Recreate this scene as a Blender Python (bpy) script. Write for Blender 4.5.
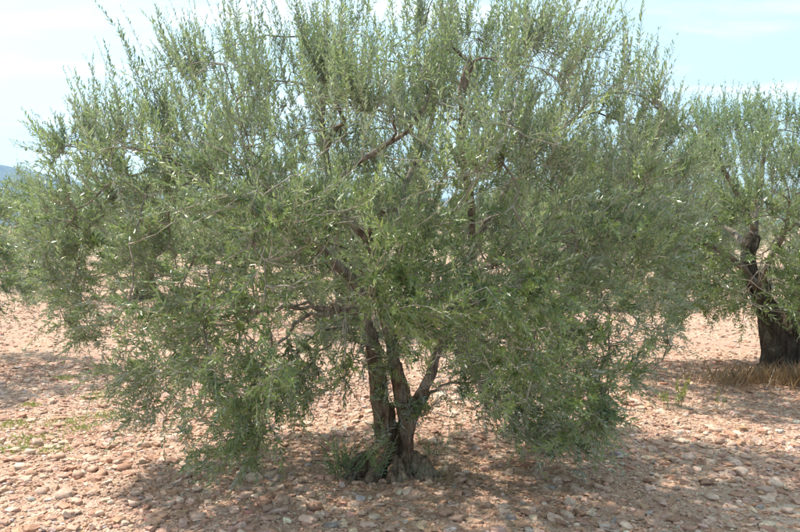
import bpy, math, random
import numpy as np
from mathutils import Vector, Matrix
R = math.radians
random.seed(7)
SC = bpy.context.scene
for o in list(bpy.data.objects): bpy.data.objects.remove(o)

# ------------------------------------------------------------------ camera
FPX, HORIZON, EYE = 780.0, 225.0, 1.6          # focal length in photo pixels, horizon row, eye height
PITCH = math.atan((266 - HORIZON) / FPX)
cd = bpy.data.cameras.new('camera'); cam = bpy.data.objects.new('camera', cd)
SC.collection.objects.link(cam); SC.camera = cam
cd.sensor_width = 36; cd.lens = 36 * FPX / 800; cd.clip_start = 0.05; cd.clip_end = 20000
cam.location = (0, 0, EYE); cam.rotation_euler = (R(90) - PITCH, 0, 0)

# ------------------------------------------------------------------ light
SUN_DIR = Vector((-0.95, 0.55, 1.65)).normalized()      # towards the sun: behind the tree, to the left
sun_el = math.asin(SUN_DIR.z); sun_az = math.atan2(SUN_DIR.x, SUN_DIR.y)
W = bpy.data.worlds.new('World'); SC.world = W; W.use_nodes = True
nt = W.node_tree; nt.nodes.clear()
N, L = nt.nodes.new, nt.links.new
out = N('ShaderNodeOutputWorld'); bg = N('ShaderNodeBackground'); bg.inputs['Strength'].default_value = 0.15
sky = N('ShaderNodeTexSky'); sky.sky_type = 'NISHITA'; sky.sun_disc = False
sky.sun_elevation = sun_el; sky.sun_rotation = sun_az
sky.altitude = 300; sky.air_density = 1.0; sky.dust_density = 3.0; sky.ozone_density = 1.0
tc = N('ShaderNodeTexCoord'); sep = N('ShaderNodeSeparateXYZ'); L(tc.outputs['Generated'], sep.inputs[0])
zz = N('ShaderNodeMath'); zz.operation = 'ADD'; zz.inputs[1].default_value = 0.12; L(sep.outputs['Z'], zz.inputs[0])
zm = N('ShaderNodeMath'); zm.operation = 'MAXIMUM'; zm.inputs[1].default_value = 0.05; L(zz.outputs[0], zm.inputs[0])
dx = N('ShaderNodeMath'); dx.operation = 'DIVIDE'; L(sep.outputs['X'], dx.inputs[0]); L(zm.outputs[0], dx.inputs[1])
dy = N('ShaderNodeMath'); dy.operation = 'DIVIDE'; L(sep.outputs['Y'], dy.inputs[0]); L(zm.outputs[0], dy.inputs[1])
cb = N('ShaderNodeCombineXYZ'); L(dx.outputs[0], cb.inputs[0]); L(dy.outputs[0], cb.inputs[1])
mp = N('ShaderNodeMapping'); mp.inputs['Scale'].default_value = (0.55, 1.1, 1); mp.inputs['Location'].default_value = (3.1, 1.35, 0)
L(cb.outputs[0], mp.inputs[0])
cn = N('ShaderNodeTexNoise'); cn.inputs['Scale'].default_value = 2.3; cn.inputs['Detail'].default_value = 7; cn.inputs['Roughness'].default_value = 0.52
cn.inputs['Distortion'].default_value = 0.25
L(mp.outputs[0], cn.inputs['Vector'])
cr = N('ShaderNodeValToRGB'); cr.color_ramp.elements[0].position = 0.48; cr.color_ramp.elements[1].position = 0.7
cr.color_ramp.interpolation = 'EASE'
L(cn.outputs['Fac'], cr.inputs[0])
# thin high haze veils the blue everywhere, wisps of cloud on top of it
veil = N('ShaderNodeMix'); veil.data_type = 'RGBA'; veil.inputs['Factor'].default_value = 0.62
L(sky.outputs[0], veil.inputs['A']); veil.inputs['B'].default_value = (2.4, 3.35, 3.5, 1)
mx = N('ShaderNodeMix'); mx.data_type = 'RGBA'
fm = N('ShaderNodeMath'); fm.operation = 'MULTIPLY'; fm.inputs[1].default_value = 0.42; L(cr.outputs[0], fm.inputs[0])
L(fm.outputs[0], mx.inputs['Factor']); L(veil.outputs['Result'], mx.inputs['A']); mx.inputs['B'].default_value = (5.0, 5.05, 5.05, 1)
L(mx.outputs['Result'], bg.inputs['Color']); L(bg.outputs[0], out.inputs['Surface'])

sd = bpy.data.lights.new('sun', 'SUN'); so = bpy.data.objects.new('sun', sd); SC.collection.objects.link(so)
sd.energy = 3.1; sd.angle = R(0.9); sd.color = (1.0, 0.94, 0.84)
so.rotation_euler = SUN_DIR.to_track_quat('Z', 'Y').to_euler(); so.location = SUN_DIR * 60
vs = SC.view_settings; vs.view_transform = 'Standard'; vs.look = 'None'; vs.exposure = 1.22; vs.gamma = 1; vs.use_curve_mapping = False
SC.cycles.max_bounces = 6; SC.cycles.diffuse_bounces = 3; SC.cycles.glossy_bounces = 2; SC.cycles.transmission_bounces = 4
SC.cycles.transparent_max_bounces = 4; SC.cycles.volume_bounces = 1

# ------------------------------------------------------------------ helpers
def px(x, y, Y):
    """world point at depth Y seen at photo pixel (x, y)"""
    a, b = (x - 400) / FPX, (266 - y) / FPX
    d = (a, math.cos(PITCH) + b * math.sin(PITCH), -math.sin(PITCH) + b * math.cos(PITCH))
    t = Y / d[1]
    return np.array((d[0] * t, Y, EYE + d[2] * t))

def vnoise(p, seed=0):
    """vectorised value noise, about -1..1"""
    p = np.asarray(p, dtype=np.float64); i = np.floor(p).astype(np.int64); f = p - i
    f = f * f * (3 - 2 * f); r = 0.0
    for a in (0, 1):
        for b in (0, 1):
            for c in (0, 1):
                q = i + np.array((a, b, c))
                h = (q[..., 0] * 374761393 + q[..., 1] * 668265263 + q[..., 2] * 2147483647 + seed * 144665) & 0xffffffff
                h = ((h ^ (h >> 13)) * 1274126177) & 0xffffffff
                h = (h ^ (h >> 16)) & 0xffff
                w = (f[..., 0] if a else 1 - f[..., 0]) * (f[..., 1] if b else 1 - f[..., 1]) * (f[..., 2] if c else 1 - f[..., 2])
                r = r + w * (h / 32767.5 - 1)
    return r

def ground_h(x, y):
    x = np.asarray(x, float); y = np.asarray(y, float)
    z = np.zeros_like(x)
    near = np.exp(-((x / 30) ** 2 + ((y - 6) / 30) ** 2))
    p = np.stack([x, y, np.zeros_like(x)], -1)
    z = z + near * (0.05 * vnoise(p * 0.45, 1) + 0.022 * vnoise(p * 1.6, 2) + 0.012 * vnoise(p * 4.5, 3))
    for (cx, cy, r, h) in ((0.0, 4.95, 0.5, -0.01), (3.85, 8.05, 0.8, 0.05), (-5.4, 8.6, 0.8, 0.05)):
        e = np.exp(-((x - cx) ** 2 + (y - cy) ** 2) / r ** 2)
        z = z * (1 - e) + h * e
    return z

def nrm(v):
    v = np.asarray(v, float); return v / np.maximum(np.linalg.norm(v, axis=-1, keepdims=True), 1e-9)

def mesh_np(name, V, faces, smooth=True, col=None, loops=None):
    """faces: list of arrays (n,3) or (n,4)"""
    me = bpy.data.meshes.new(name)
    V = np.asarray(V, np.float32); faces = [np.asarray(f, np.int32) for f in faces if len(f)]
    me.vertices.add(len(V)); me.vertices.foreach_set('co', V.ravel())
    idx = np.concatenate([f.ravel() for f in faces]); tot = np.concatenate([np.full(len(f), f.shape[1], np.int32) for f in faces])
    st = np.concatenate([[0], np.cumsum(tot)[:-1]]).astype(np.int32)
    me.loops.add(len(idx)); me.loops.foreach_set('vertex_index', idx)
    me.polygons.add(len(tot)); me.polygons.foreach_set('loop_start', st); me.polygons.foreach_set('loop_total', tot)
    me.polygons.foreach_set('use_smooth', np.full(len(tot), bool(smooth)))
    if col is not None:
        a = me.color_attributes.new('tint', 'FLOAT_COLOR', 'POINT')
        c = np.ones((len(V), 4), np.float32); c[:, :3] = col; a.data.foreach_set('color', c.ravel())
    me.update(calc_edges=True)
    return me

def link(name, me, mat=None, parent=None, **props):
    o = bpy.data.objects.new(name, me); SC.collection.objects.link(o)
    if mat and me is not None and not me.materials: me.materials.append(mat)
    if parent: o.parent = parent
    for k, v in props.items(): o[k] = v
    return o

def tubes(paths, sides=4):
    """paths: list of (points (n,3), radii (n,)) -> V, quad faces; ends capped by closing rings"""
    Vs, Q, T, off = [], [], [], 0
    ang = np.arange(sides) * 2 * np.pi / sides
    ca, sa = np.cos(ang), np.sin(ang)
    for P, r in paths:
        P = np.asarray(P, float); n = len(P)
        t = nrm(np.gradient(P, axis=0))
        ref = np.array((0.0, 0.0, 1.0)) if abs(t[:, 2].mean()) < 0.8 else np.array((1.0, 0.0, 0.0))
        u = nrm(np.cross(t, ref)); v = np.cross(t, u)
        ring = P[:, None] + (u[:, None] * ca[None, :, None] + v[:, None] * sa[None, :, None]) * np.asarray(r)[:, None, None]
        Vs.append(ring.reshape(-1, 3))
        i = np.arange(n - 1)[:, None] * sides + np.arange(sides)[None]; j = np.arange(n - 1)[:, None] * sides + (np.arange(sides)[None] + 1) % sides
        Q.append(np.stack([i, j, j + sides, i + sides], -1).reshape(-1, 4) + off)
        if sides >= 6:
            for k, e in ((0, 0), (n - 1, 1)):
                Vs.append(P[k:k + 1] + t[k] * r[k] * (0.25 if e else 0))
                c = off + n * sides + e; b = off + k * sides + np.arange(sides); b2 = off + k * sides + (np.arange(sides) + 1) % sides
                T.append(np.stack([np.full(sides, c), b, b2] if e else [np.full(sides, c), b2, b], -1))
            off += 2
        off += n * sides
    return np.concatenate(Vs), np.concatenate(Q), (np.concatenate(T) if T else np.zeros((0, 3), int))

def catmull(P, n):
    P = np.asarray(P, float); k = len(P)
    E = np.vstack([2 * P[0] - P[1], P, 2 * P[-1] - P[-2]])
    s = np.linspace(0, k - 1, n); i = np.minimum(s.astype(int), k - 2); t = (s - i)[:, None]
    a, b, c, d = E[i], E[i + 1], E[i + 2], E[i + 3]
    return 0.5 * (2 * b + (c - a) * t + (2 * a - 5 * b + 4 * c - d) * t ** 2 + (3 * b - a - 3 * c + d) * t ** 3)

# ------------------------------------------------------------------ materials
def new_mat(name):
    m = bpy.data.materials.new(name); m.use_nodes = True
    n = m.node_tree; n.nodes.clear()
    o = n.nodes.new('ShaderNodeOutputMaterial')
    return m, n, n.nodes.new, n.links.new, o

def mixc(N, L, fac, a, b, blend='MIX'):
    m = N('ShaderNodeMix'); m.data_type = 'RGBA'; m.blend_type = blend
    for s, v in (('Factor', fac), ('A', a), ('B', b)):
        if isinstance(v, (int, float)): m.inputs[s].default_value = v
        elif isinstance(v, tuple): m.inputs[s].default_value = v if len(v) == 4 else v + (1,)
        else: L(v, m.inputs[s])
    return m.outputs['Result']

def leaf_mat(name, g0, g1, young, back):
    m, n, N, L, o = new_mat(name)
    at = N('ShaderNodeAttribute'); at.attribute_name = 'tint'
    se = N('ShaderNodeSeparateColor'); L(at.outputs['Color'], se.inputs[0])
    c = mixc(N, L, se.outputs[0], g0, g1)
    c = mixc(N, L, se.outputs[1], c, young)
    cbk = mixc(N, L, se.outputs[0], back, tuple(x * 0.72 for x in back))
    ge = N('ShaderNodeNewGeometry')
    col = mixc(N, L, ge.outputs['Backfacing'], c, cbk)
    p = N('ShaderNodeBsdfPrincipled'); L(col, p.inputs['Base Color'])
    p.inputs['Roughness'].default_value = 0.34; p.inputs['Specular IOR Level'].default_value = 0.7
    t = N('ShaderNodeBsdfTranslucent')
    tcx = mixc(N, L, 1.0, c, (1.5, 1.7, 1.25), 'MULTIPLY'); L(tcx, t.inputs['Color'])
    ms = N('ShaderNodeMixShader'); ms.inputs[0].default_value = 0.30
    L(p.outputs[0], ms.inputs[1]); L(t.outputs[0], ms.inputs[2]); L(ms.outputs[0], o.inputs['Surface'])
    return m

M_LEAF = leaf_mat('olive_leaf', (0.036, 0.076, 0.018), (0.185, 0.245, 0.09), (0.32, 0.375, 0.12), (0.52, 0.56, 0.49))
M_WEED = leaf_mat('weed_leaf', (0.17, 0.21, 0.04), (0.28, 0.29, 0.07), (0.32, 0.34, 0.07), (0.20, 0.24, 0.08))
M_DRY = leaf_mat('dry_grass', (0.28, 0.155, 0.085), (0.42, 0.27, 0.165), (0.50, 0.36, 0.22), (0.34, 0.21, 0.125))

def bark_mat(name, c0, c1, c2, bump=0.9):
    m, n, N, L, o = new_mat(name)
    tcn = N('ShaderNodeTexCoord'); mpn = N('ShaderNodeMapping'); mpn.inputs['Scale'].default_value = (30, 30, 6)
    L(tcn.outputs['Object'], mpn.inputs[0])
    n1 = N('ShaderNodeTexNoise'); n1.inputs['Scale'].default_value = 1.0; n1.inputs['Detail'].default_value = 8; n1.inputs['Roughness'].default_value = 0.62
    L(mpn.outputs[0], n1.inputs['Vector'])
    n2 = N('ShaderNodeTexNoise'); n2.inputs['Scale'].default_value = 7; n2.inputs['Detail'].default_value = 5
    L(tcn.outputs['Object'], n2.inputs['Vector'])
    r1 = N('ShaderNodeValToRGB'); r1.color_ramp.elements[0].position = 0.40; r1.color_ramp.elements[1].position = 0.60; L(n1.outputs['Fac'], r1.inputs[0])
    r2 = N('ShaderNodeValToRGB'); r2.color_ramp.elements[0].position = 0.46; r2.color_ramp.elements[1].position = 0.62; L(n2.outputs['Fac'], r2.inputs[0])
    c = mixc(N, L, r1.outputs[0], c0, c1); c = mixc(N, L, r2.outputs[0], c, c2)
    c = mixc(N, L, 0.35, c, mixc(N, L, r1.outputs[0], c0, c1))
    mv = N('ShaderNodeMapping'); mv.inputs['Scale'].default_value = (1, 1, 0.34); L(tcn.outputs['Object'], mv.inputs[0])
    nd = N('ShaderNodeTexNoise'); nd.inputs['Scale'].default_value = 25; L(tcn.outputs['Object'], nd.inputs['Vector'])
    wv = mixc(N, L, 0.04, mv.outputs[0], nd.outputs['Color'])
    vo = N('ShaderNodeTexVoronoi'); vo.feature = 'DISTANCE_TO_EDGE'; vo.inputs['Scale'].default_value = 34; L(wv, vo.inputs['Vector'])
    rc = N('ShaderNodeValToRGB'); rc.color_ramp.elements[0].position = 0.0; rc.color_ramp.elements[1].position = 0.16; L(vo.outputs['Distance'], rc.inputs[0])
    crk = mixc(N, L, rc.outputs[0], tuple(x * .55 for x in c0), c)
    c = mixc(N, L, 0.4, c, crk)
    p = N('ShaderNodeBsdfPrincipled'); L(c, p.inputs['Base Color']); p.inputs['Roughness'].default_value = 0.9
    p.inputs['Specular IOR Level'].default_value = 0.2
    b = N('ShaderNodeBump'); b.inputs['Strength'].default_value = bump; b.inputs['Distance'].default_value = 0.02
    ha = N('ShaderNodeMath'); ha.operation = 'MULTIPLY_ADD'; ha.inputs[1].default_value = 0.25; L(rc.outputs[0], ha.inputs[0]); L(n1.outputs['Fac'], ha.inputs[2])
    L(ha.outputs[0], b.inputs['Height']); L(b.outputs[0], p.inputs['Normal']); L(p.outputs[0], o.inputs['Surface'])
    return m

M_TRUNK = bark_mat('trunk_bark', (0.085, 0.055, 0.036), (0.29, 0.195, 0.13), (0.34, 0.27, 0.195))
M_LIMB = bark_mat('limb_bark', (0.13, 0.10, 0.078), (0.32, 0.265, 0.21), (0.40, 0.36, 0.30), 0.5)
M_TWIG = bark_mat('twig_bark', (0.26, 0.23, 0.18), (0.44, 0.40, 0.33), (0.50, 0.47, 0.40), 0.1)
M_DARKBARK = bark_mat('old_trunk_bark', (0.035, 0.024, 0.018), (0.11, 0.08, 0.058), (0.14, 0.125, 0.09))

def stone_mat():
    m, n, N, L, o = new_mat('limestone_rubble')
    at = N('ShaderNodeAttribute'); at.attribute_name = 'tint'
    tcn = N('ShaderNodeTexCoord')
    ge = N('ShaderNodeNewGeometry')
    n1 = N('ShaderNodeTexNoise'); n1.inputs['Scale'].default_value = 38; n1.inputs['Detail'].default_value = 6; n1.inputs['Roughness'].default_value = 0.65
    L(ge.outputs['Position'], n1.inputs['Vector'])
    r = N('ShaderNodeValToRGB'); r.color_ramp.elements[0].position = 0.3; r.color_ramp.elements[1].position = 0.72
    r.color_ramp.elements[0].color = (0.72, 0.66, 0.62, 1); r.color_ramp.elements[1].color = (1.12, 1.12, 1.12, 1); L(n1.outputs['Fac'], r.inputs[0])
    c = mixc(N, L, 1.0, at.outputs['Color'], r.outputs[0], 'MULTIPLY')
    # reddish soil dust clinging in patches
    n2 = N('ShaderNodeTexNoise'); n2.inputs['Scale'].default_value = 16; n2.inputs['Detail'].default_value = 4; L(ge.outputs['Position'], n2.inputs['Vector'])
    r2 = N('ShaderNodeValToRGB'); r2.color_ramp.elements[0].position = 0.5; r2.color_ramp.elements[1].position = 0.68; L(n2.outputs['Fac'], r2.inputs[0])
    f = N('ShaderNodeMath'); f.operation = 'MULTIPLY'; f.inputs[1].default_value = 0.45; L(r2.outputs[0], f.inputs[0])
    c = mixc(N, L, f.outputs[0], c, (0.50, 0.295, 0.20))
    p = N('ShaderNodeBsdfPrincipled'); L(c, p.inputs['Base Color']); p.inputs['Roughness'].default_value = 0.92; p.inputs['Specular IOR Level'].default_value = 0.25
    n3 = N('ShaderNodeTexNoise'); n3.inputs['Scale'].default_value = 90; n3.inputs['Detail'].default_value = 5; L(ge.outputs['Position'], n3.inputs['Vector'])
    b = N('ShaderNodeBump'); b.inputs['Strength'].default_value = 0.5; b.inputs['Distance'].default_value = 0.006
    L(n3.outputs['Fac'], b.inputs['Height']); L(b.outputs[0], p.inputs['Normal']); L(p.outputs[0], o.inputs['Surface'])
    return m
M_STONE = stone_mat()

def soil_mat():
    m, n, N, L, o = new_mat('stony_soil')
    ge = N('ShaderNodeNewGeometry'); pos = ge.outputs['Position']
    v = N('ShaderNodeTexVoronoi'); v.inputs['Scale'].default_value = 22; v.inputs['Randomness'].default_value = 1; L(pos, v.inputs['Vector'])
    v2 = N('ShaderNodeTexVoronoi'); v2.inputs['Scale'].default_value = 60; L(pos, v2.inputs['Vector'])
    sh = N('ShaderNodeSeparateColor'); L(v.outputs['Color'], sh.inputs[0])
    cr = N('ShaderNodeValToRGB'); e = cr.color_ramp.elements
    e[0].position = 0; e[0].color = (0.40, 0.235, 0.15, 1); e[1].position = 1; e[1].color = (0.64, 0.50, 0.39, 1)
    for q, c in ((0.3, (0.48, 0.30, 0.20)), (0.6, (0.56, 0.385, 0.275)), (0.85, (0.60, 0.45, 0.34))):
        k = e.new(q); k.color = c + (1,)
    L(sh.outputs[0], cr.inputs[0])
    s2 = N('ShaderNodeSeparateColor'); L(v2.outputs['Color'], s2.inputs[0])
    c2 = mixc(N, L, s2.outputs[1], (0.46, 0.27, 0.19), (0.58, 0.39, 0.295))
    nz = N('ShaderNodeTexNoise'); nz.inputs['Scale'].default_value = 1.1; nz.inputs['Detail'].default_value = 6; L(pos, nz.inputs['Vector'])
    rr = N('ShaderNodeValToRGB'); rr.color_ramp.elements[0].position = 0.4; rr.color_ramp.elements[1].position = 0.6; L(nz.outputs['Fac'], rr.inputs[0])
    c = mixc(N, L, rr.outputs[0], c2, cr.outputs[0])
    p = N('ShaderNodeBsdfPrincipled'); L(c, p.inputs['Base Color']); p.inputs['Roughness'].default_value = 0.95; p.inputs['Specular IOR Level'].default_value = 0.15
    hm = N('ShaderNodeMath'); hm.operation = 'MULTIPLY_ADD'; hm.inputs[1].default_value = -1.0
    L(v.outputs['Distance'], hm.inputs[0]); L(v2.outputs['Distance'], hm.inputs[2])
    b = N('ShaderNodeBump'); b.inputs['Strength'].default_value = 0.7; b.inputs['Distance'].default_value = 0.03
    L(hm.outputs[0], b.inputs['Height']); L(b.outputs[0], p.inputs['Normal']); L(p.outputs[0], o.inputs['Surface'])
    return m
M_SOIL = soil_mat()

def hill_mat():
    m, n, N, L, o = new_mat('wooded_hill')
    ge = N('ShaderNodeNewGeometry')
    nz = N('ShaderNodeTexNoise'); nz.inputs['Scale'].default_value = 0.02; nz.inputs['Detail'].default_value = 8; L(ge.outputs['Position'], nz.inputs['Vector'])
    r = N('ShaderNodeValToRGB'); r.color_ramp.elements[0].position = 0.4; r.color_ramp.elements[1].position = 0.65
    r.color_ramp.elements[0].color = (0.035, 0.05, 0.03, 1); r.color_ramp.elements[1].color = (0.12, 0.12, 0.08, 1); L(nz.outputs['Fac'], r.inputs[0])
    p = N('ShaderNodeBsdfPrincipled'); L(r.outputs[0], p.inputs['Base Color']); p.inputs['Roughness'].default_value = 1
    L(p.outputs[0], o.inputs['Surface']); return m
M_HILL = hill_mat()

def plain_mat(name, c, rough=0.5):
    m, n, N, L, o = new_mat(name)
    ge = N('ShaderNodeNewGeometry'); nz = N('ShaderNodeTexNoise'); nz.inputs['Scale'].default_value = 60; L(ge.outputs['Position'], nz.inputs['Vector'])
    cc = mixc(N, L, nz.outputs['Fac'], tuple(x * 0.75 for x in c), tuple(x * 1.25 for x in c))
    p = N('ShaderNodeBsdfPrincipled'); L(cc, p.inputs['Base Color']); p.inputs['Roughness'].default_value = rough
    L(p.outputs[0], o.inputs['Surface']); return m
M_OLIVE = plain_mat('green_olive_skin', (0.23, 0.30, 0.10), 0.35)

# ------------------------------------------------------------------ ground
def axis(lo, hi, step, far):
    mid = np.arange(lo, hi + 1e-6, step); g = [step]; 
    while sum(g) < far: g.append(g[-1] * 1.25)
    e = np.cumsum(g)
    return np.concatenate([(lo - e)[::-1], mid, hi + e])
gx, gy = axis(-9, 9, 0.09, 3000), axis(2.5, 16, 0.09, 3000)
X, Yg = np.meshgrid(gx, gy); Z = ground_h(X, Yg)
gv = np.stack([X, Yg, Z], -1).reshape(-1, 3); nx = len(gx)
ii = (np.arange(len(gy) - 1)[:, None] * nx + np.arange(nx - 1)[None]).ravel()
ground = link('ground', mesh_np('ground', gv, [np.stack([ii, ii + 1, ii + nx + 1, ii + nx], -1)]), M_SOIL, kind='structure')

# distant wooded hills all around
rng = np.random.default_rng(3)
az = np.linspace(-math.pi, math.pi, 361)[:-1]; rows = np.linspace(0, 1, 14)
A, T = np.meshgrid(az, rows)
c3 = np.stack([np.cos(A) * 2.2, np.sin(A) * 2.2, A * 0], -1)
c4 = np.stack([np.cos(A) * 9, np.sin(A) * 9, T * 3], -1)
top = 62 + 25 * vnoise(c3 + 5, 4) + 12 * vnoise(c4, 5) + 135 * np.exp(-((A + 0.60) / 0.24) ** 2)
prof = np.where(T < 0.6, np.sin(T / 0.6 * math.pi / 2) ** 1.3, np.cos((T - 0.6) / 0.4 * math.pi / 2))
rad = 1750 + 900 * T
hz = -0.6 + top * np.maximum(prof, 0)
hv = np.stack([np.sin(A) * rad, np.cos(A) * rad, hz], -1).reshape(-1, 3)
na = len(az); I = (np.arange(13)[:, None] * na + np.arange(na)[None]).ravel(); J = (np.arange(13)[:, None] * na + (np.arange(na)[None] + 1) % na).ravel()
link('hills', mesh_np('hills', hv, [np.stack([I, J, J + na, I + na], -1)]), M_HILL, kind='structure')

# ------------------------------------------------------------------ stones
rng = np.random.default_rng(11)
phi = (1 + 5 ** .5) / 2
ICO = nrm(np.array([(-1, phi, 0), (1, phi, 0), (-1, -phi, 0), (1, -phi, 0), (0, -1, phi), (0, 1, phi), (0, -1, -phi), (0, 1, -phi), (phi, 0, -1), (phi, 0, 1), (-phi, 0, -1), (-phi, 0, 1)]))
ICOF = np.array([(0, 11, 5), (0, 5, 1), (0, 1, 7), (0, 7, 10), (0, 10, 11), (1, 5, 9), (5, 11, 4), (11, 10, 2), (10, 7, 6), (7, 1, 8), (3, 9, 4), (3, 4, 2), (3, 2, 6), (3, 6, 8), (3, 8, 9), (4, 9, 5), (2, 4, 11), (6, 2, 10), (8, 6, 7), (9, 8, 1)])
# rounded block: a cube split 2x2 on every face
BV, BF, key = [], [], {}
def bvert(p):
    k = tuple(int(round(x * 2)) for x in p)
    if k not in key: key[k] = len(BV); BV.append(np.array(p, float))
    return key[k]
for ax in range(3):
    for s in (-1, 1):
        u, v = [(1, 2), (2, 0), (0, 1)][ax]
        for a in (-1, 0):
            for b in (-1, 0):
                q = []
                for (da, db) in ((0, 0), (1, 0), (1, 1), (0, 1)):
                    p = [0, 0, 0]; p[ax] = s; p[u] = a + da; p[v] = b + db; q.append(bvert(p))
                BF.append(q if s > 0 else q[::-1])
BV = np.array(BV); BF = np.array(BF)
BV = 0.56 * BV + 0.44 * nrm(BV) * 1.15
PALETTE = np.array([(0.58, 0.385, 0.29), (0.52, 0.32, 0.225), (0.66, 0.49, 0.38), (0.49, 0.29, 0.20), (0.48, 0.42, 0.39), (0.70, 0.57, 0.47), (0.62, 0.44, 0.345), (0.40, 0.35, 0.33)])
PW = np.array([0.27, 0.20, 0.18, 0.14, 0.03, 0.05, 0.12, 0.01])
def field(n, y0, y1, lo, hi, a):
    y = np.sqrt(rng.uniform(0, 1, n) * ((y1 + 3) ** 2 - (y0 + 3) ** 2) + (y0 + 3) ** 2) - 3
    x = rng.uniform(-1, 1, n) * (y * 0.56 + 1.6)
    s = lo * (1 - rng.uniform(0, 1, n) * (1 - (lo / hi) ** a)) ** (-1 / a)
    return x, y, s
fx, fy, fs = [np.concatenate(t) for t in zip(field(62000, 3.0, 9, 0.0170, 0.075, 2.25), field(22000, 8.6, 17, 0.028, 0.08, 2.2))]
keep = np.ones(len(fx), bool)
# less stone, more bare soil in noise patches
pn = vnoise(np.stack([fx * 0.9, fy * 0.9, fx * 0], -1), 21)
keep &= (rng.uniform(0, 1, len(fx)) < 0.80 + 0.5 * pn)
for (cx, cy, r) in ((0.0, 5.0, 0.2), (3.85, 8.05, 0.35)): keep &= ((fx - cx) ** 2 + (fy - cy) ** 2 > r * r)
fx, fy, fs = fx[keep], fy[keep], fs[keep]; n = len(fx)
sx = fs * rng.uniform(0.8, 1.35, n); sy = fs * rng.uniform(0.65, 1.05, n); sz = fs * rng.uniform(0.28, 0.62, n)
sx, sy, sz = sx * .5, sy * .5, sz * .5
rz = rng.uniform(0, 2 * np.pi, n); tx = rng.normal(0, 0.28, n)
ci = rng.choice(len(PALETTE), n, p=PW)
SCOL = PALETTE[ci] * rng.uniform(0.78, 1.18, n)[:, None] * (1 + rng.normal(0, 0.04, (n, 3)))
z0 = ground_h(fx, fy) + sz * rng.uniform(0.15, 0.75, n)
def place(B, idx):
    P = B * np.stack([sx, sy, sz], -1)[idx][:, None]
    c, s = np.cos(tx[idx])[:, None], np.sin(tx[idx])[:, None]
    P = np.stack([P[..., 0], P[..., 1] * c - P[..., 2] * s, P[..., 1] * s + P[..., 2] * c], -1)
    c, s = np.cos(rz[idx])[:, None], np.sin(rz[idx])[:, None]
    P = np.stack([P[..., 0] * c - P[..., 1] * s, P[..., 0] * s + P[..., 1] * c, P[..., 2]], -1)
    return P + np.stack([fx, fy, z0], -1)[idx][:, None]
u = 400 + FPX * fx / fy; vrow = HORIZON + FPX * EYE / fy
inframe = (u > 5) & (u < 795) & (vrow < 528)
order = np.argsort(-(sx + sy) / fy * inframe); big = order[:300]; rest = np.setdiff1d(np.arange(n), big)
KV = 24
base = BV[None] * (1 + 0.15 * rng.normal(0, 1, (KV, len(BV), 1)))
base = base + 0.14 * rng.normal(0, 1, base.shape)
stone_meshes = []
for k in range(KV):
    c = PALETTE[rng.choice(len(PALETTE), p=PW)] * rng.uniform(0.8, 1.15)
    me = mesh_np('stone', base[k], [BF], k % 2 == 0, np.tile(c, (len(BV), 1))); me.materials.append(M_STONE); stone_meshes.append(me)
for q, i in enumerate(big):
    o = link('stone', stone_meshes[q % KV], None, ground)
    o.matrix_world = Matrix.Translation((fx[i], fy[i], z0[i])) @ Matrix.Rotation(rz[i], 4, 'Z') @ Matrix.Rotation(tx[i], 4, 'X') @ Matrix.Diagonal((sx[i], sy[i], sz[i], 1))
def rubble(idx, B, F, name, smooth=False):
    kk = rng.integers(0, len(B), len(idx)); V = place(B[kk], idx); nv = B.shape[1]
    off = (np.arange(len(idx)) * nv)[:, None, None]
    link(name, mesh_np(name, V.reshape(-1, 3), [(F[None] + off).reshape(-1, F.shape[1])], smooth, np.repeat(SCOL[idx], nv, 0)), M_STONE, ground, kind='stuff')
icob = ICO[None] * (1 + 0.2 * rng.normal(0, 1, (60, 12, 1)))
ang_ = (sx + sy)[rest] / fy[rest]
boxb = np.array([(a, b, c) for c in (-1, 1) for b in (-1, 1) for a in (-1, 1)])[None] * .62 * (1 + 0.22 * rng.normal(0, 1, (60, 8, 1))) + .12 * rng.normal(0, 1, (60, 8, 3))
BXF = np.array([(0, 2, 3, 1), (4, 5, 7, 6), (0, 1, 5, 4), (2, 6, 7, 3), (0, 4, 6, 2), (1, 3, 7, 5)])
rubble(rest[ang_ > 0.0095], base, BF, 'cobbles', False); rubble(rest[(ang_ <= 0.0095) & (ang_ > .0055)], icob, ICOF, 'rubble'); rubble(rest[ang_ <= .0055], boxb, BXF, 'gravel')

# ------------------------------------------------------------------ olive trees
def inside_poly(P, poly):
    x, y = P[:, 0], P[:, 1]; r = np.zeros(len(P), bool); j = len(poly) - 1
    for i in range(len(poly)):
        xi, yi = poly[i]; xj, yj = poly[j]
        c = ((yi > y) != (yj > y)) & (x < (xj - xi) * (y - yi) / (yj - yi + 1e-12) + xi)
        r ^= c; j = i
    return r

def make_leaves(P, D, Nrm, Ln, Wd, tone, youth, curl, rng):
    """narrow blades folded along the midrib: base, two shoulders, tip"""
    S = np.cross(D, Nrm)
    st = np.array([(0, 0, 0), (0.45, -1, 1), (0.45, 1, 1), (1, 0, 0)])
    V = P[:, None] + D[:, None] * (st[:, 0][None, :, None] * Ln[:, None, None]) + S[:, None] * (st[:, 1][None, :, None] * Wd[:, None, None] * .5) \
        + Nrm[:, None] * (st[:, 2][None, :, None] * (curl * Ln)[:, None, None])
    off = (np.arange(len(P)) * 4)[:, None, None]
    Tt = (np.array([(0, 3, 1), (0, 2, 3)])[None] + off).reshape(-1, 3); Q = np.zeros((0, 4), int)
    col = np.repeat(np.stack([tone, youth, tone * 0], -1), 4, 0)
    return V.reshape(-1, 3), Tt, Q, col

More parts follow.
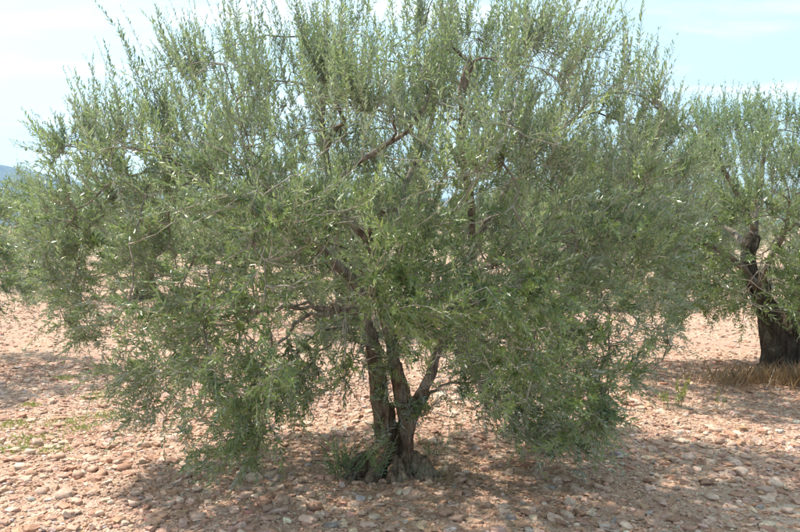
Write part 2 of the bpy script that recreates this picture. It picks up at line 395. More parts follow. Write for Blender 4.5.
def shoots_to_leaves(S0, Sd, SL, rng, droop, spacing=0.0165, leaf=0.052, jitter=0.25, nseg=4, centre=None):
    """straight-ish annual shoots -> stem polylines and opposite leaf pairs"""
    n = len(S0); t = np.linspace(0, 1, nseg)
    bend = rng.normal(0, 0.12, (n, 3)); bend[:, 2] += droop
    path = S0[:, None] + Sd[:, None] * (SL[:, None] * t)[..., None] + bend[:, None] * (SL[:, None] * t ** 2)[..., None]
    stems = [(path[i], 0.0016 * (1.25 - t)) for i in range(n)]
    P, D, Nn, Ln, tone, youth = [], [], [], [], [], []
    cnt = np.maximum((SL / spacing).astype(int), 3)
    lsz = rng.uniform(.75, 1.25, n); stone_ = rng.uniform(0, 1, n); sy_ = rng.uniform(0, 1, n) ** 3
    ids = np.repeat(np.arange(n), cnt); k = np.concatenate([np.arange(c) for c in cnt])
    tt = (k + 0.6) / cnt[ids]
    pos = S0[ids] + Sd[ids] * (SL[ids] * tt)[:, None] + bend[ids] * (SL[ids] * tt ** 2)[:, None]
    tan = nrm(Sd[ids] + 2 * bend[ids] * tt[:, None])
    ref = nrm(np.cross(tan, np.array((0.31, 0.77, 0.55)))); bi = np.cross(tan, ref)
    ph0 = rng.uniform(0, 6.28, n)[ids] + k * (np.pi / 2) + rng.normal(0, jitter, len(ids))
    for s in (0, np.pi):
        live = rng.uniform(0, 1, len(ids)) > np.interp(pos[:, 2], [1.6, 2.4], [.10, .30])
        ph = ph0 + s + rng.normal(0, .2, len(ids))
        r = ref * np.cos(ph)[:, None] + bi * np.sin(ph)[:, None]
        a = R(58) - R(30) * tt + rng.normal(0, 0.2, len(ids))
        d = nrm(tan * np.cos(a)[:, None] + r * np.sin(a)[:, None] + rng.normal(0, .12, r.shape))
        nn = tan * np.sin(a)[:, None] - r * np.cos(a)[:, None] + rng.normal(0, .25, r.shape)
        nn[:, 2] += 0.8
        if centre is not None:      # low leaves turn their green faces out to the light, erect top shoots show silver undersides
            ov = pos - np.asarray(centre); ov[:, 2] *= .3; nn = nn + nrm(ov) * np.interp(pos[:, 2], [1.3, 2.1], [1.1, -.7])[:, None]
        nn = nrm(nn - d * (nn * d).sum(-1, keepdims=True))
        P.append(pos[live]); D.append(d[live]); Nn.append(nn[live])
        Ln.append((leaf * lsz[ids] * (1.15 - 0.55 * tt ** 2.5) * rng.uniform(0.65, 1.2, len(ids)))[live])
        tone.append(np.clip(stone_[ids] * .65 + rng.uniform(-.1, .45, len(ids)), 0, 1)[live])
        youth.append(np.clip((rng.uniform(0, 1, len(ids)) < .025) * .9 + sy_[ids] * .7 + (tt ** 3) * .45 * rng.uniform(0, 1, len(ids)), 0, 1)[live])
    P, D, Nn, Ln, tone, youth = map(np.concatenate, (P, D, Nn, Ln, tone, youth))
    ok = P[:, 2] > ground_h(P[:, 0], P[:, 1]) + 0.05
    P, D, Nn, Ln, tone, youth = P[ok], D[ok], Nn[ok], Ln[ok], tone[ok], youth[ok]
    Wd = Ln * rng.uniform(0.21, 0.30, len(P))
    return stems, make_leaves(P, D, Nn, Ln, Wd, tone, youth, rng.normal(0.04, .06, len(P)), rng), P

def bezier(P0, T0, P1, n, rng, wob=0.03, lift=0.0):
    d = np.linalg.norm(P1 - P0); C = P0 + T0 * d * 0.45 + np.array((0, 0, lift * d))
    t = np.linspace(0, 1, n)[:, None]
    B = (1 - t) ** 2 * P0 + 2 * t * (1 - t) * C + t ** 2 * P1
    w = rng.normal(0, wob * d, (n, 3)); w[0] = 0
    return B + w

def olive(name, base, limbs, sampler, tropism, nsec, nter, nsh, seed, label, group, trunk_parts, bark, leaf=0.052, spacing=0.0165, reject=None, olives=0, lenf=1.0, limb_sides=10, extra=None, vox=0.018, cavity=lambda c: 0.0):
    """limbs: list of (points, r0, r1) in world space; returns the root empty"""
    rng = np.random.default_rng(seed); base = np.asarray(base, float)
    root = bpy.data.objects.new(name, None); SC.collection.objects.link(root); root.location = base
    root.empty_display_size = 0.2
    root['label'] = label; root['category'] = 'olive tree'; root['group'] = group
    def add(nm, V, F, mat, col=None, smooth=True, parent=root, **pr):
        o = link(nm, mesh_np(nm, V - base, F, smooth, col), mat, parent, **pr); return o
    # trunk: strands fused by a voxel remesh, then ridged bark relief
    V, Q, T = tubes(trunk_parts, 14)
    tr = link('trunk', mesh_np('trunk', V - base, [Q, T]), None)
    mo = tr.modifiers.new('r', 'REMESH'); mo.mode = 'VOXEL'; mo.voxel_size = vox
    sm = tr.modifiers.new('s', 'SMOOTH'); sm.iterations = 4; sm.factor = 0.5
    dg = bpy.context.evaluated_depsgraph_get(); me = bpy.data.meshes.new_from_object(tr.evaluated_get(dg))
    tr.modifiers.clear(); tr.data = me; me.name = 'trunk'
    co = np.zeros(len(me.vertices) * 3, np.float32); me.vertices.foreach_get('co', co); co = co.reshape(-1, 3)
    no = np.zeros(len(me.vertices) * 3, np.float32); me.vertices.foreach_get('normal', no); no = no.reshape(-1, 3)
    h = cavity(co + base) + 0.016 * vnoise(co * (36, 36, 6), 6) + 0.020 * vnoise(co * (13, 13, 4), 7) + 0.005 * vnoise(co * (70, 70, 22), 8) + 0.02 * vnoise(co * (6, 6, 9), 9) * np.exp(-np.maximum(co[:, 2:3] / 0.25, 0))[:, 0]
    co = co + no * h[:, None]; me.vertices.foreach_set('co', co.astype(np.float32).ravel())
    me.polygons.foreach_set('use_smooth', np.ones(len(me.polygons), bool)); me.update()
    me.materials.clear(); me.materials.append(bark); tr.parent = root
    nodesP, nodesT, nodesR, owner = [], [], [], []
    for (pts, r0, r1) in limbs:
        L_ = sum(np.linalg.norm(np.diff(np.asarray(pts), axis=0), axis=1)); k = max(int(L_ / 0.05), 6)
        P = catmull(pts, k); t = np.linspace(0, 1, k)
        P = P + 0.018 * np.stack([vnoise(P * 7 + q * 7, seed + q) for q in range(3)], -1) * (t[:, None] > 0.06)
        rr = (r0 + (r1 - r0) * t ** 0.85) * (1 + 0.16 * vnoise(P * 12, seed + 4))
        V, Q, T = tubes([(P, rr)], limb_sides)
        lo_ = add('limb', V, [Q, T], M_LIMB); owner += [lo_] * (len(P) - 3)
        nodesP.append(P[3:]); nodesT.append(nrm(np.gradient(P, axis=0))[3:]); nodesR.append(rr[3:])
    NP, NT, NR = map(np.concatenate, (nodesP, nodesT, nodesR))
    # branches: farthest-point spread of tips through the crown
    cand = sampler(rng, 2500); tips = [cand[0]]; dm = np.linalg.norm(cand - cand[0], axis=1)
    for _ in range(nsec - 1):
        i = np.argmax(dm * rng.uniform(0.75, 1, len(dm))); tips.append(cand[i]); dm = np.minimum(dm, np.linalg.norm(cand - cand[i], axis=1))
    SP, ST, SR = [], [], []
    for tip in tips:
        d = np.linalg.norm(NP - tip, axis=1) * (1 + 0.25 * rng.uniform(0, 1, len(NP)))
        i = int(np.argmin(d)); dirn = nrm(tip - NP[i])
        k = max(int(d[i] / 0.06), 5)
        P = bezier(NP[i], nrm(NT[i] * 0.6 + dirn * 0.6 + np.array((0, 0, .25))), tip, k, rng, 0.012, 0.05)
        ra = min(NR[i] * 0.6, 0.0075 + 0.004 * d[i]); rr = np.linspace(ra, 0.0035, k)
        V, Q, T = tubes([(P, rr)], 6); add('branch', V, [Q, T], M_LIMB, parent=owner[i])
        SP.append(P[1:]); ST.append(nrm(np.gradient(P, axis=0))[1:]); SR.append(rr[1:])
    SP, ST, SR = map(np.concatenate, (SP, ST, SR))
    AP, AT, AR = np.concatenate([SP, NP]), np.concatenate([ST, NT]), np.concatenate([SR, NR])
    ter = sampler(rng, nter); tw, hP, hD = [], [], []
    for tip in ter:
        d = np.linalg.norm(AP - tip, axis=1); d[d < 0.05] = 9; i = int(np.argmin(d)); dirn = nrm(tip - AP[i])
        k = max(int(d[i] / 0.05), 5); P = bezier(AP[i], nrm(AT[i] * 0.5 + dirn), tip, k, rng, 0.02, 0.04)
        tw.append((P, np.linspace(min(0.0052, AR[i] * .8), 0.002, k)))
        tg = nrm(np.gradient(P, axis=0))
        j = np.clip((k * (1 - rng.uniform(0, 1, nsh) * 0.85)).astype(int), 1, k - 1); j[0] = k - 1
        hP.append(P[j]); hD.append(tg[j])
    hP, hD = np.concatenate(hP), np.concatenate(hD)
    Sd, SL, dr = tropism(hP, hD, rng); SL = SL * lenf
    if reject is not None:
        ok = ~reject(hP + Sd * SL[:, None] * .5, rng); hP, Sd, SL, dr = hP[ok], Sd[ok], SL[ok], dr[ok]
    if extra is not None:
        eP, eD, eL = extra(rng); hP = np.vstack([hP, eP]); Sd = np.vstack([Sd, eD]); SL = np.concatenate([SL, eL]); dr = np.concatenate([dr, np.zeros(len(eP))])
    stems, (lV, lT, lQ, lc), LP = shoots_to_leaves(hP, Sd, SL, rng, dr, spacing, leaf, centre=base + np.array((0, 0, 1.5)))
    cr = add('crown', lV, [lT], M_LEAF, lc, smooth=False, kind='stuff')
    V1, Q1, _ = tubes(stems, 3); V2, Q2, _ = tubes(tw, 4)
    add('twigs', np.vstack([V1, V2]), [np.vstack([Q1, Q2 + len(V1)])], M_TWIG, kind='stuff')
    if olives:
        i = rng.choice(len(LP), olives, replace=False); s = rng.uniform(0.0055, 0.008, olives)
        V = ICO[None] * (s[:, None, None] * np.array((1, 1, 1.4))) + (LP[i] + np.array((0, 0, -0.012)))[:, None]
        add('olives', V.reshape(-1, 3), [(ICOF[None] + (np.arange(olives) * 12)[:, None, None]).reshape(-1, 3)], M_OLIVE, kind='stuff')
    print(name, 'leaves', len(LP), 'shoots', len(stems))
    return root

# --- the main tree, pixel outlines turned to points at the trunk's own distance (from where its foot meets the ground)
YM = 5.0
def q(x, y, d=0.0): return px(x, y, YM + d)
OUTL = [(-8, 176), (24, 142), (75, 96), (135, 48), (195, 26), (245, 14), (300, 0), (360, -6), (420, -8), (480, -6), (540, 0), (600, 16), (650, 34), (688, 72), (712, 130), (728, 190), (725, 260), (705, 330), (690, 390), (640, 440), (575, 480), (530, 458), (490, 432), (450, 395), (400, 372), (345, 390), (300, 412), (268, 462), (215, 494), (150, 458), (88, 418), (48, 350), (8, 290), (-20, 225)]
poly = np.array([q(a, b)[[0, 2]] for a, b in OUTL]); cen = q(385, 255)[[0, 2]]
DEP = 1.75
def main_sampler(rng, n):
    out = []; lo, hi = poly.min(0), poly.max(0); tot = 0
    pc = (poly - cen) * 0.915 + cen
    while tot < n:
        m = 6000; d = rng.uniform(-1, 1, m); P = rng.uniform(lo, hi, (m, 2)); s = np.sqrt(1 - d * d * 0.96)
        near = (YM + d * DEP) / YM                      # the outline is a silhouette: a nearer slice must be smaller
        s = s * np.where(near < 1, near ** 0.6, 1)
        Pn = (P - cen) / s[:, None] + cen
        ok = inside_poly(Pn, pc)
        inner = inside_poly((Pn - cen) / 0.62 + cen, pc) & (np.abs(d) < 0.6)
        ok &= ~inner | (rng.uniform(0, 1, m) < 0.65)
        Pt = np.stack([P[:, 0], YM + d * DEP, P[:, 1]], -1)
        ok &= Pt[:, 2] > 0.14
        cl = vnoise(Pt * 2.6, 41) + .6 * vnoise(Pt * 5.5, 42)
        ok &= rng.uniform(0, 1, m) < np.clip(0.62 + .85 * cl * np.interp(Pt[:, 2], [1.5, 2.1], [1, .2]), .15, 1)
        out.append(Pt[ok]); tot += ok.sum()
    return np.concatenate(out)[:n]
# places pruned open: in front of the stems and round the bare limbs and stubs: (pixel, half-widths in px, front depth limit, strength)
OPEN = ((394, 435, 36, 60, 9, .96), (346, 308, 36, 24, .1, .98), (325, 252, 44, 24, -.05, .9), (366, 240, 22, 34, -.08, .88), (400, 206, 32, 14, -.25, .75),
        (464, 98, 18, 36, -.3, .95), (430, 370, 24, 48, .3, .97), (478, 235, 16, 24, .05, .55), (325, 160, 12, 26, -.15, .5), (374, 335, 22, 46, .1, .96), (395, 140, 22, 14, -.4, .5), (345, 372, 30, 30, 9, .5), (500, 385, 36, 28, 9, .3))
def main_reject(P, rng):
    U = 400 + FPX * P[:, 0] / (YM - .2); Vv = HORIZON + FPX * (EYE - P[:, 2]) / (YM - .2); d = P[:, 1] - YM
    g = 0.30 / (1 + np.exp(-(P[:, 2] - 2.25) / 0.18))
    for (x, y, a, b, lim, k) in OPEN:
        g = np.maximum(g, k * np.exp(-(((U - x) / a) ** 2 + ((Vv - y) / b) ** 2) ** 2) * (d < lim))
    return rng.uniform(0, 1, len(P)) < g
def main_trop(P, D, rng):
    n = len(P); o = P - np.array((-0.05, YM, 1.45)); o = nrm(o * np.array((1, 1, 0.8)))
    z = P[:, 2]; up = np.interp(z, [0.2, 0.7, 1.2, 1.8, 2.4], [-0.05, 0.08, 0.35, 0.9, 1.7]) + rng.normal(0, .45, n)
    d = nrm(o * 0.55 + D * np.interp(z, [.5, 1.2], [.25, .5])[:, None] + np.stack([up * 0, up * 0, up], -1) + rng.normal(0, .45, (n, 3)) * np.interp(z, [1.4, 2.4], [1, .55])[:, None])
    Ln = np.interp(z, [0.3, 1.0, 1.8, 2.6], [0.17, 0.17, 0.21, 0.3]) * rng.uniform(0.45, 1.5, n)
    return d, Ln, np.interp(z, [0.3, 1.2, 2.2], [-0.15, -0.12, 0.03])
main_limbs = [
    ([q(376, 372), q(372, 345), q(366, 318), q(358, 290, -.02), q(345, 273, -.04), q(321, 249, -.1), q(298, 233, -.18), q(270, 221, -.25), q(232, 196, -.35), q(190, 175, -.45)], 0.048, 0.014),
    ([q(404, 400), q(398, 372), q(389, 335), q(380, 300, .02), q(373, 262, .0), q(366, 236, -.05), q(346, 216, -.1), q(332, 188, -.1), q(325, 150, -.1), q(323, 112, -.1), q(330, 60, 0)], 0.05, 0.012),
    ([q(408, 418), q(418, 400, .0), q(432, 374, .02), q(440, 345, .04), q(455, 292, .08), q(472, 246, .1), q(497, 204, .16), q(540, 150, .25), q(585, 105, .3)], 0.047, 0.012),
    ([q(458, 285, .08), q(500, 262, -.1), q(560, 235, -.2), q(620, 215, -.3)], 0.02, 0.009),
    ([q(450, 310, .06), q(510, 290, .5), q(580, 240, .8), q(640, 210, .9)], 0.03, 0.010),
    ([q(373, 262), q(400, 200, .5), q(430, 120, .85), q(440, 50, .9)], 0.034, 0.010),
    ([q(358, 290), q(300, 240, .5), q(220, 200, .8), q(130, 190, .8)], 0.032, 0.010),
    ([q(366, 236, -.05), q(380, 214, -.2), q(398, 207, -.28), q(424, 203, -.36)], 0.026, 0.019),
    ([q(366, 313), q(352, 310, -.1), q(333, 309, -.2)], 0.036, 0.027),
    ([q(332, 188, -.1), q(352, 168, -.25), q(378, 149, -.4), q(412, 124, -.5), q(440, 70, -.5)], 0.024, 0.009),
    ([q(325, 150, -.1), q(336, 130, -.2), q(345, 118, -.3), q(330, 90, -.4)], 0.022, 0.009),
    ([q(300, 234, -.18), q(282, 205, -.35), q(262, 190, -.5), q(245, 150, -.6)], 0.022, 0.008),
    ([q(472, 246, .1), q(470, 190, -.15), q(462, 150, -.5), q(463, 112, -.7), q(460, 90, -.71), q(466, 72, -.73), q(471, 62, -.75)], 0.026, 0.022),
    ([q(471, 64, -.75), q(462, 55, -.75), q(448, 30, -.7), q(440, 5, -.7)], 0.012, 0.005),
    ([q(470, 64, -.75), q(486, 59, -.8), q(500, 66, -.85)], 0.009, 0.004),
]
G0 = float(ground_h(0.0, 5.0))
def gq(x, y, d=0.0, dz=0.0):
    p = q(x, y, d); p[2] += dz + (0.055 if y > 455 else 0); return p
mtrunk = [
    (catmull([gq(381, 500), gq(384, 470), gq(384, 440), gq(381, 405), gq(377, 370), gq(373, 345)], 26), np.interp(np.linspace(0, 1, 26), [0, .3, .6, 1], [0.08, 0.055, 0.048, 0.044])),
    (catmull([gq(405, 500, .03), gq(405, 470), gq(405, 440, -.02), gq(405, 415, -.01), gq(402, 390), gq(396, 365, .01)], 26), np.interp(np.linspace(0, 1, 26), [0, .3, .6, 1], [0.078, 0.054, 0.05, 0.045])),
    (catmull([gq(393, 500, .07), gq(394, 450, .06), gq(393, 425, .05), gq(390, 405, .04)], 16), np.linspace(0.06, 0.025, 16)),
    (catmull([gq(407, 440), gq(412, 415), gq(424, 390, .01)], 14), np.linspace(0.05, 0.042, 14)),
    (catmull([gq(384, 445, -.02), gq(370, 466, -.06), gq(356, 482, -.10), gq(342, 498, -.12)], 16), np.interp(np.linspace(0, 1, 16), [0, .5, 1], [0.045, 0.06, 0.055])),
    (catmull([gq(388, 448, -.04), gq(380, 470, -.12), gq(372, 486, -.18), gq(366, 504, -.22)], 16), np.linspace(0.035, 0.055, 16)),
    (catmull([gq(398, 462, -.05), gq(397, 478, -.13), gq(396, 490, -.17), gq(396, 506, -.19)], 16), np.interp(np.linspace(0, 1, 16), [0, .5, 1], [0.03, 0.075, 0.09])),
    (catmull([gq(413, 455, -.01), gq(421, 474, -.05), gq(428, 486, -.08), gq(440, 502, -.10)], 16), np.interp(np.linspace(0, 1, 16), [0, .5, 1], [0.04, 0.06, 0.055])),
    (catmull([gq(400, 465, .06), gq(415, 480, .16), gq(432, 494, .28)], 14), np.linspace(0.06, 0.06, 14)),
    (catmull([gq(380, 462, .05), gq(366, 474, .18), gq(350, 488, .3)], 14), np.linspace(0.06, 0.055, 14)),
]
def main_cavity(c):
    # the hollow between the two stems, open at the foot
    a, b = gq(400, 466, -.08), gq(391, 430, -.06)
    g = 0.075 * np.exp(-((c[:, 0] - a[0]) / .028) ** 2 - ((c[:, 2] - a[2]) / .09) ** 2) + .012 * np.exp(-((c[:, 0] - b[0]) / .016) ** 2 - ((c[:, 2] - b[2]) / .2) ** 2)
    return -g * (c[:, 1] < YM)
def main_extra(rng):
    # suckers round the foot, and leafy shoots on the stems
    P, D, Ln = [], [], []
    for (x, y, d, n, l) in ((341, 486, -.18, 18, .34), (343, 470, -.2, 12, .22), (434, 487, -.14, 10, .10), (438, 489, -.2, 8, .09), (378, 478, -.2, 5, .28), (380, 440, -.12, 7, .18), (416, 417, -.08, 18, .12), (424, 407, -.1, 14, .14), (406, 412, -.1, 8, .1), (398, 488, -.3, 4, .08), (384, 400, -.1, 8, .16), (381, 370, -.12, 10, .2), (392, 352, -.1, 10, .2), (428, 470, .2, 6, .34), (446, 470, .3, 4, .36), (418, 484, -.18, 6, .08)):
        for _ in range(n):
            P.append(q(x + rng.normal(0, 4), y + rng.normal(0, 3), d + rng.normal(0, .03)))
            up = 1.0 if y > 450 else 0.2
            D.append(nrm(np.array((rng.normal(0, .35), rng.normal(-.1, .35), up + rng.normal(0, .3))))); Ln.append(l * rng.uniform(.5, 1.2))
    return np.array(P), np.array(D), np.array(Ln)
olive('olive_tree', (q(395, 488)[0], YM, G0 - 0.02), main_limbs, main_sampler, main_trop, 100, 2250, 6, 5,
      'big round olive tree with forked brown trunk, cut limb stubs and leafy suckers', 'olive trees of the grove',
      mtrunk, M_TRUNK, reject=main_reject, olives=900, extra=main_extra, vox=0.010, cavity=main_cavity, leaf=0.0365, spacing=0.013)

# --- neighbours: the same kind of tree round its own trunk
def ell_sampler(c, r, zmin):
    c, r = np.array(c), np.array(r)
    def f(rng, n):
        out, tot = [], 0
        while tot < n:
            v = nrm(rng.normal(0, 1, (3000, 3))) * (rng.uniform(0.12, 1, (3000, 1)) ** (1 / 3))
            lump = 1 + 0.16 * vnoise(nrm(v) * 2.3 + c, 31)
            P = c + v * r * lump[:, None]; P = P[P[:, 2] > zmin]; out.append(P); tot += len(P)
        return np.concatenate(out)[:n]
    return f
def ell_trop(c):
    c = np.array(c)
    def f(P, D, rng):
        n = len(P); o = nrm(P - c); z = P[:, 2]
        up = np.interp(z, [0.3, 0.8, 1.4, 2.0], [-0.35, 0.0, 0.4, 1.5]) + rng.normal(0, .35, n)
        d = nrm(o * 0.6 + D * 0.45 + np.stack([up * 0, up * 0, up], -1) + rng.normal(0, .35, (n, 3)))
        return d, np.interp(z, [0.4, 1.4, 2.3], [0.22, 0.22, 0.32]) * rng.uniform(0.6, 1.3, n), np.interp(z, [0.3, 1.2, 2.2], [-0.15, -0.1, 0.0])
    return f
def spread_limbs(b, fork, n, rad, ztop, r0, seed):
    rng = np.random.default_rng(seed); out = []
    for k in range(n):
        a = k * 2 * math.pi / n + rng.normal(0, .25); rr = rad * rng.uniform(.65, 1)
        e = b + np.array((math.cos(a) * rr, math.sin(a) * rr, ztop * rng.uniform(.75, 1)))
        m = fork + (e - fork) * 0.45 + np.array((0, 0, .2)) + rng.normal(0, .08, 3)
        out.append(([fork - (m - fork) * .12, fork, m, e], r0, 0.011))
    return out

YR = 8.05
def w(x, y, d=0.0): return px(x, y, YR + d)
bR = w(776, 388); bR[2] = float(ground_h(bR[0], bR[1]))
rtrunk = [
    (catmull([w(775, 400), w(776, 372), w(774, 345), w(769, 318), w(764, 300), w(757, 280)], 24), np.interp(np.linspace(0, 1, 24), [0, .25, .5, 1], [.25, .165, .12, .085])),
    (catmull([w(795, 400, .1), w(793, 370, .1), w(790, 340, .1), w(795, 305, .12), w(806, 280, .15)], 18), np.linspace(.22, .09, 18)),
    (catmull([w(768, 372), w(752, 388, -.15), w(736, 398, -.25)], 12), np.linspace(.13, .07, 12)),
    (catmull([w(784, 370, -.1), w(788, 388, -.3), w(790, 404, -.4)], 12), np.linspace(.11, .13, 12)),
    (catmull([w(768, 318), w(760, 292), w(750, 272), w(748, 255), w(753, 235)], 16), np.linspace(.11, .075, 16)),
]
fR = w(760, 292)
rl = [([w(757, 285), w(748, 262), w(753, 236), w(756, 205, .1), w(762, 170, .1), w(768, 130, .1)], .08, .014),
      ([w(764, 300), w(750, 278, -.1), w(735, 262, -.3), w(700, 240, -.5), w(660, 225, -.6)], .055, .012),
      ([w(798, 300, .12), w(810, 270, .15), w(835, 220, .2), w(860, 180, .2)], .08, .014),
      ([w(750, 262), w(735, 235, .5), w(700, 205, .9), w(660, 190, 1.0)], .04, .012),
      ([w(794, 318, .1), w(825, 285, -.5), w(850, 250, -.9), w(880, 220, -1.1)], .06, .012),
      ([w(755, 230), w(735, 190, -.3), w(715, 150, -.4), w(705, 130, -.4)], .04, .010),
      ([w(795, 312, .12), w(808, 260, .7), w(820, 220, 1.2), w(830, 190, 1.4)], .06, .012),
      ([w(760, 292), w(770, 260, -.5), w(785, 235, -.9), w(790, 200, -1.2)], .04, .010)]
cR = (bR[0] - 0.05, YR, 1.62)
def r_reject(P, rng):
    g = .95 * np.exp(-((P[:, 0] - (bR[0] - .2) * P[:, 1] / YR) / 0.22) ** 2) / (1 + np.exp((P[:, 2] - 1.6) / 0.06)) * np.where(P[:, 1] < YR + .2, 1, .2)
    return rng.uniform(0, 1, len(P)) < g
olive('olive_tree', bR, rl, ell_sampler(cR, (2.4, 1.9, 1.08), 0.6), ell_trop(cR), 80, 1150, 6, 17,
      'olive tree with a gnarled dark leaning trunk rising from tufts of dry grass', 'olive trees of the grove',
      rtrunk, M_DARKBARK, reject=r_reject, spacing=0.018, leaf=0.05)

def plain_tree(b, seed, label, rad, ztop, nsec, nter, nsh, leaf, spacing):
    b = np.array((b[0], b[1], float(ground_h(b[0], b[1])))); fork = b + np.array((0.08, 0, .85))
    tp = [(catmull([b + np.array((0, 0, -.12)), b + np.array((.03, .02, .3)), b + np.array((.0, 0, .6)), fork + np.array((0, 0, .1))], 20), np.interp(np.linspace(0, 1, 20), [0, .3, 1], [.26, .17, .13]))]
    for a in (0.3, 2.2, 4.1, 5.3):
        dv = np.array((math.cos(a), math.sin(a), 0))
        tp.append((catmull([b + dv * .05 + np.array((0, 0, .35)), b + dv * .2 + np.array((0, 0, .08)), b + dv * .42 + np.array((0, 0, -.1))], 10), np.linspace(.12, .08, 10)))
    c = b + np.array((0, 0, ztop * 0.58))
    return olive('olive_tree', b, spread_limbs(b, fork, 7, rad * .62, ztop * .75, .075, seed), ell_sampler(c, (rad, rad, ztop * .42), 0.5), ell_trop(c), nsec, nter, nsh, seed,
                 label, 'olive trees of the grove', tp, M_DARKBARK, spacing=spacing, leaf=leaf, limb_sides=7)
plain_tree((-5.5, 8.6), 23, 'olive tree standing in front of the blue hill, its low boughs over bare stones', 1.75, 2.15, 40, 380, 8, 0.05, 0.018)
far = plain_tree((-0.9, 12.6), 29, 'olive tree of the back rows, seen past the big round tree', 1.95, 2.7, 30, 230, 8, 0.085, 0.032)
def copy_tree(o, loc, rz, s):
    c = o.copy(); SC.collection.objects.link(c)
    c.location = (loc[0], loc[1], float(ground_h(*loc))); c.rotation_euler = (0, 0, rz); c.scale = (s, s, s)
    for ch in o.children:
        k = ch.copy(); SC.collection.objects.link(k); k.parent = c
        for sub in ch.children:
            e = sub.copy(); SC.collection.objects.link(e); e.parent = k
    return c
spots = [(-9.6, 12.9), (8.2, 12.2), (-5.4, 16.6), (3.6, 16.4), (12.5, 16.5), (-1.0, 20.8), (7.8, 20.6), (-9.8, 20.9), (-13.9, 16.8), (-5.2, 25), (3.8, 24.8), (12.6, 25.1), (-14.2, 25.2), (-.8, 29.3), (8, 29), (-9.7, 29.4), (16.8, 29.2), (4, 33.5), (-5, 33.8), (12.8, 33.4), (-14, 33.6)]
rs = random.Random(4)
for i, (x, y) in enumerate(spots):
    s = rs.uniform(.92, 1.08)
    copy_tree(far, (x, y), 1.1 + i * 1.7, s)

# ------------------------------------------------------------------ weeds and dry grass
def blades(spots, rng, h, wd, lean, mat, name, **props):
    """spots (n,2): one curved blade each"""
    n = len(spots); P = np.stack([spots[:, 0], spots[:, 1], ground_h(spots[:, 0], spots[:, 1])], -1)
    a = rng.uniform(0, 6.28, n); D = nrm(np.stack([np.cos(a) * lean, np.sin(a) * lean, np.ones(n)], -1) + rng.normal(0, .2, (n, 3)))
    nn = nrm(np.cross(D, rng.normal(0, 1, (n, 3)))); Ln = h * rng.uniform(.45, 1.2, n)
    V, T, Q, c = make_leaves(P, D, nn, Ln, np.full(n, wd) * rng.uniform(.6, 1.3, n), rng.uniform(0, 1, n), rng.uniform(0, .6, n), rng.normal(0, .03, n), rng)
    return link(name, mesh_np(name, V, [T, Q], True, c), mat, **props)
rng = np.random.default_rng(77)
def disc(x, y, rx, ry, n): return np.stack([rng.normal(x, rx, n), rng.normal(y, ry, n)], -1)
def gp(x, y):
    Y = FPX * EYE / (y - HORIZON); return (x - 400) / FPX * Y, Y
g = gp(775, 395)
sp = np.vstack([disc(bR[0] + .15, bR[1] - .48, .25, .12, 1300), disc(bR[0] - .45, bR[1] - .4, .28, .14, 500), disc(bR[0] + .55, bR[1] - .4, .18, .15, 900)])
blades(sp, rng, 0.24, 0.006, 0.7, M_DRY, 'dry_grass', kind='stuff', label='brown dry grass tufts round the foot of the leaning olive trunk', category='grass')
sp = np.vstack([disc(*gp(x, y), .10 * s, .10 * s, int(190 * s)) for (x, y, s) in ((8, 425, 1), (30, 440, .9), (5, 452, .8), (48, 452, .7), (62, 421, .9), (75, 428, .7), (100, 412, .8), (90, 395, .7), (60, 378, .8), (100, 372, .8), (25, 405, .6))])
blades(sp, rng, 0.045, 0.008, 1.1, M_WEED, 'ground_weeds', kind='stuff', label='sparse yellow-green weeds creeping over the sunlit stones', category='weeds')
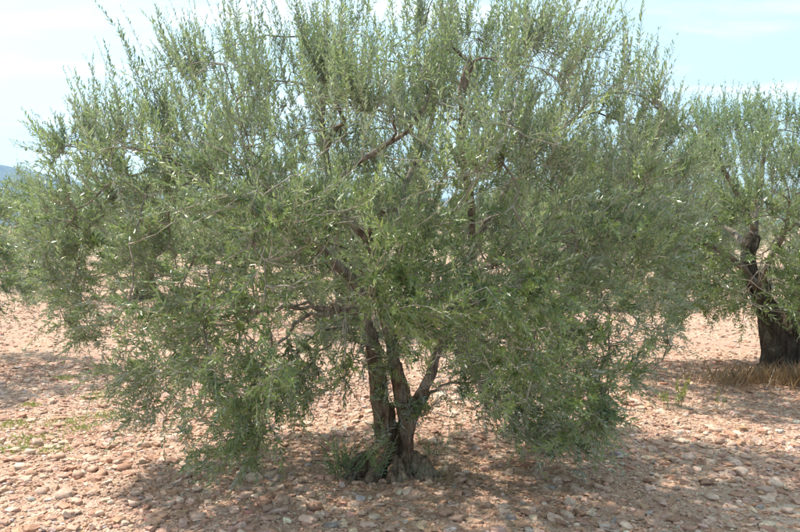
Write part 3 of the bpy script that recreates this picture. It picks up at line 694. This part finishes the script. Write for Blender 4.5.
# fallen olive leaves under the crowns
nl = 5000; an = rng.uniform(0, 6.28, nl); rl_ = np.abs(rng.normal(0, 1.25, nl)); px_ = np.cos(an) * rl_ + .3; py_ = 4.9 + np.sin(an) * rl_
px_[:1200] += 3.6; py_[:1200] += 3.1
pz_ = ground_h(px_, py_) + rng.uniform(.004, .02, nl); a2 = rng.uniform(0, 6.28, nl)
D_ = nrm(np.stack([np.cos(a2), np.sin(a2), rng.normal(0, .2, nl)], -1)); N_ = nrm(np.stack([rng.normal(0, .25, nl), rng.normal(0, .25, nl), np.ones(nl)], -1)); N_ = nrm(N_ - D_ * (N_ * D_).sum(-1, keepdims=True))
lv = make_leaves(np.stack([px_, py_, pz_], -1), D_, N_, rng.uniform(.025, .045, nl), rng.uniform(.006, .011, nl), rng.uniform(0, 1, nl), rng.uniform(0, 1, nl), rng.normal(0, .08, nl), rng)
link('leaf_litter', mesh_np('leaf_litter', lv[0], [lv[1]], False, lv[3]), M_DRY, kind='stuff', label='dry fallen olive leaves scattered over the stones', category='leaf litter')
def weed(x, y, n, h, label):
    X_, Y_ = gp(x, y); z = float(ground_h(X_, Y_)); root = bpy.data.objects.new('weed', None); SC.collection.objects.link(root)
    root.location = (X_, Y_, z); root['label'] = label; root['category'] = 'weed'; root['group'] = 'green weeds near the dry grass'
    S0 = np.tile((X_, Y_, z), (n, 1)) + rng.normal(0, .02, (n, 3)) * (1, 1, 0)
    Sd = nrm(np.stack([rng.normal(0, .4, n), rng.normal(0, .4, n), np.ones(n)], -1)); SL = h * rng.uniform(.6, 1.1, n)
    st, (V, T, Q, c), _ = shoots_to_leaves(S0, Sd, SL, rng, np.zeros(n), 0.02, 0.045)
    link('leaves', mesh_np('leaves', V - (X_, Y_, z), [T, Q], True, c), M_WEED, root, kind='stuff')
    V, Q, _ = tubes(st, 3); link('stems', mesh_np('stems', V - (X_, Y_, z), [Q]), M_WEED, root)
weed(683, 412, 9, .26, 'bright green weed, the taller of two in the shade edge by dry grass')
weed(724, 414, 5, .17, 'small yellow-green weed in pale stones before the leaning olive')
weed(672, 414, 6, .2, 'low green weed beside the taller bright weed')

# ------------------------------------------------------------------ haze
m, n_, N, L, o = new_mat('haze_air')
pv = N('ShaderNodeVolumePrincipled'); pv.inputs['Color'].default_value = (0.30, 0.58, 0.95, 1); pv.inputs['Density'].default_value = 0.0002
pv.inputs['Anisotropy'].default_value = 0.2
L(pv.outputs[0], o.inputs['Volume'])
h, zt, zb = 2900.0, 300.0, -3.0
hvx = [(sx_ * h, sy_ * h, zq) for zq in (zb, zt) for sy_ in (-1, 1) for sx_ in (-1, 1)]
link('haze', mesh_np('haze', np.array(hvx), [np.array([(0, 2, 3, 1), (4, 5, 7, 6), (0, 1, 5, 4), (2, 6, 7, 3), (0, 4, 6, 2), (1, 3, 7, 5)])], False), m, kind='stuff')
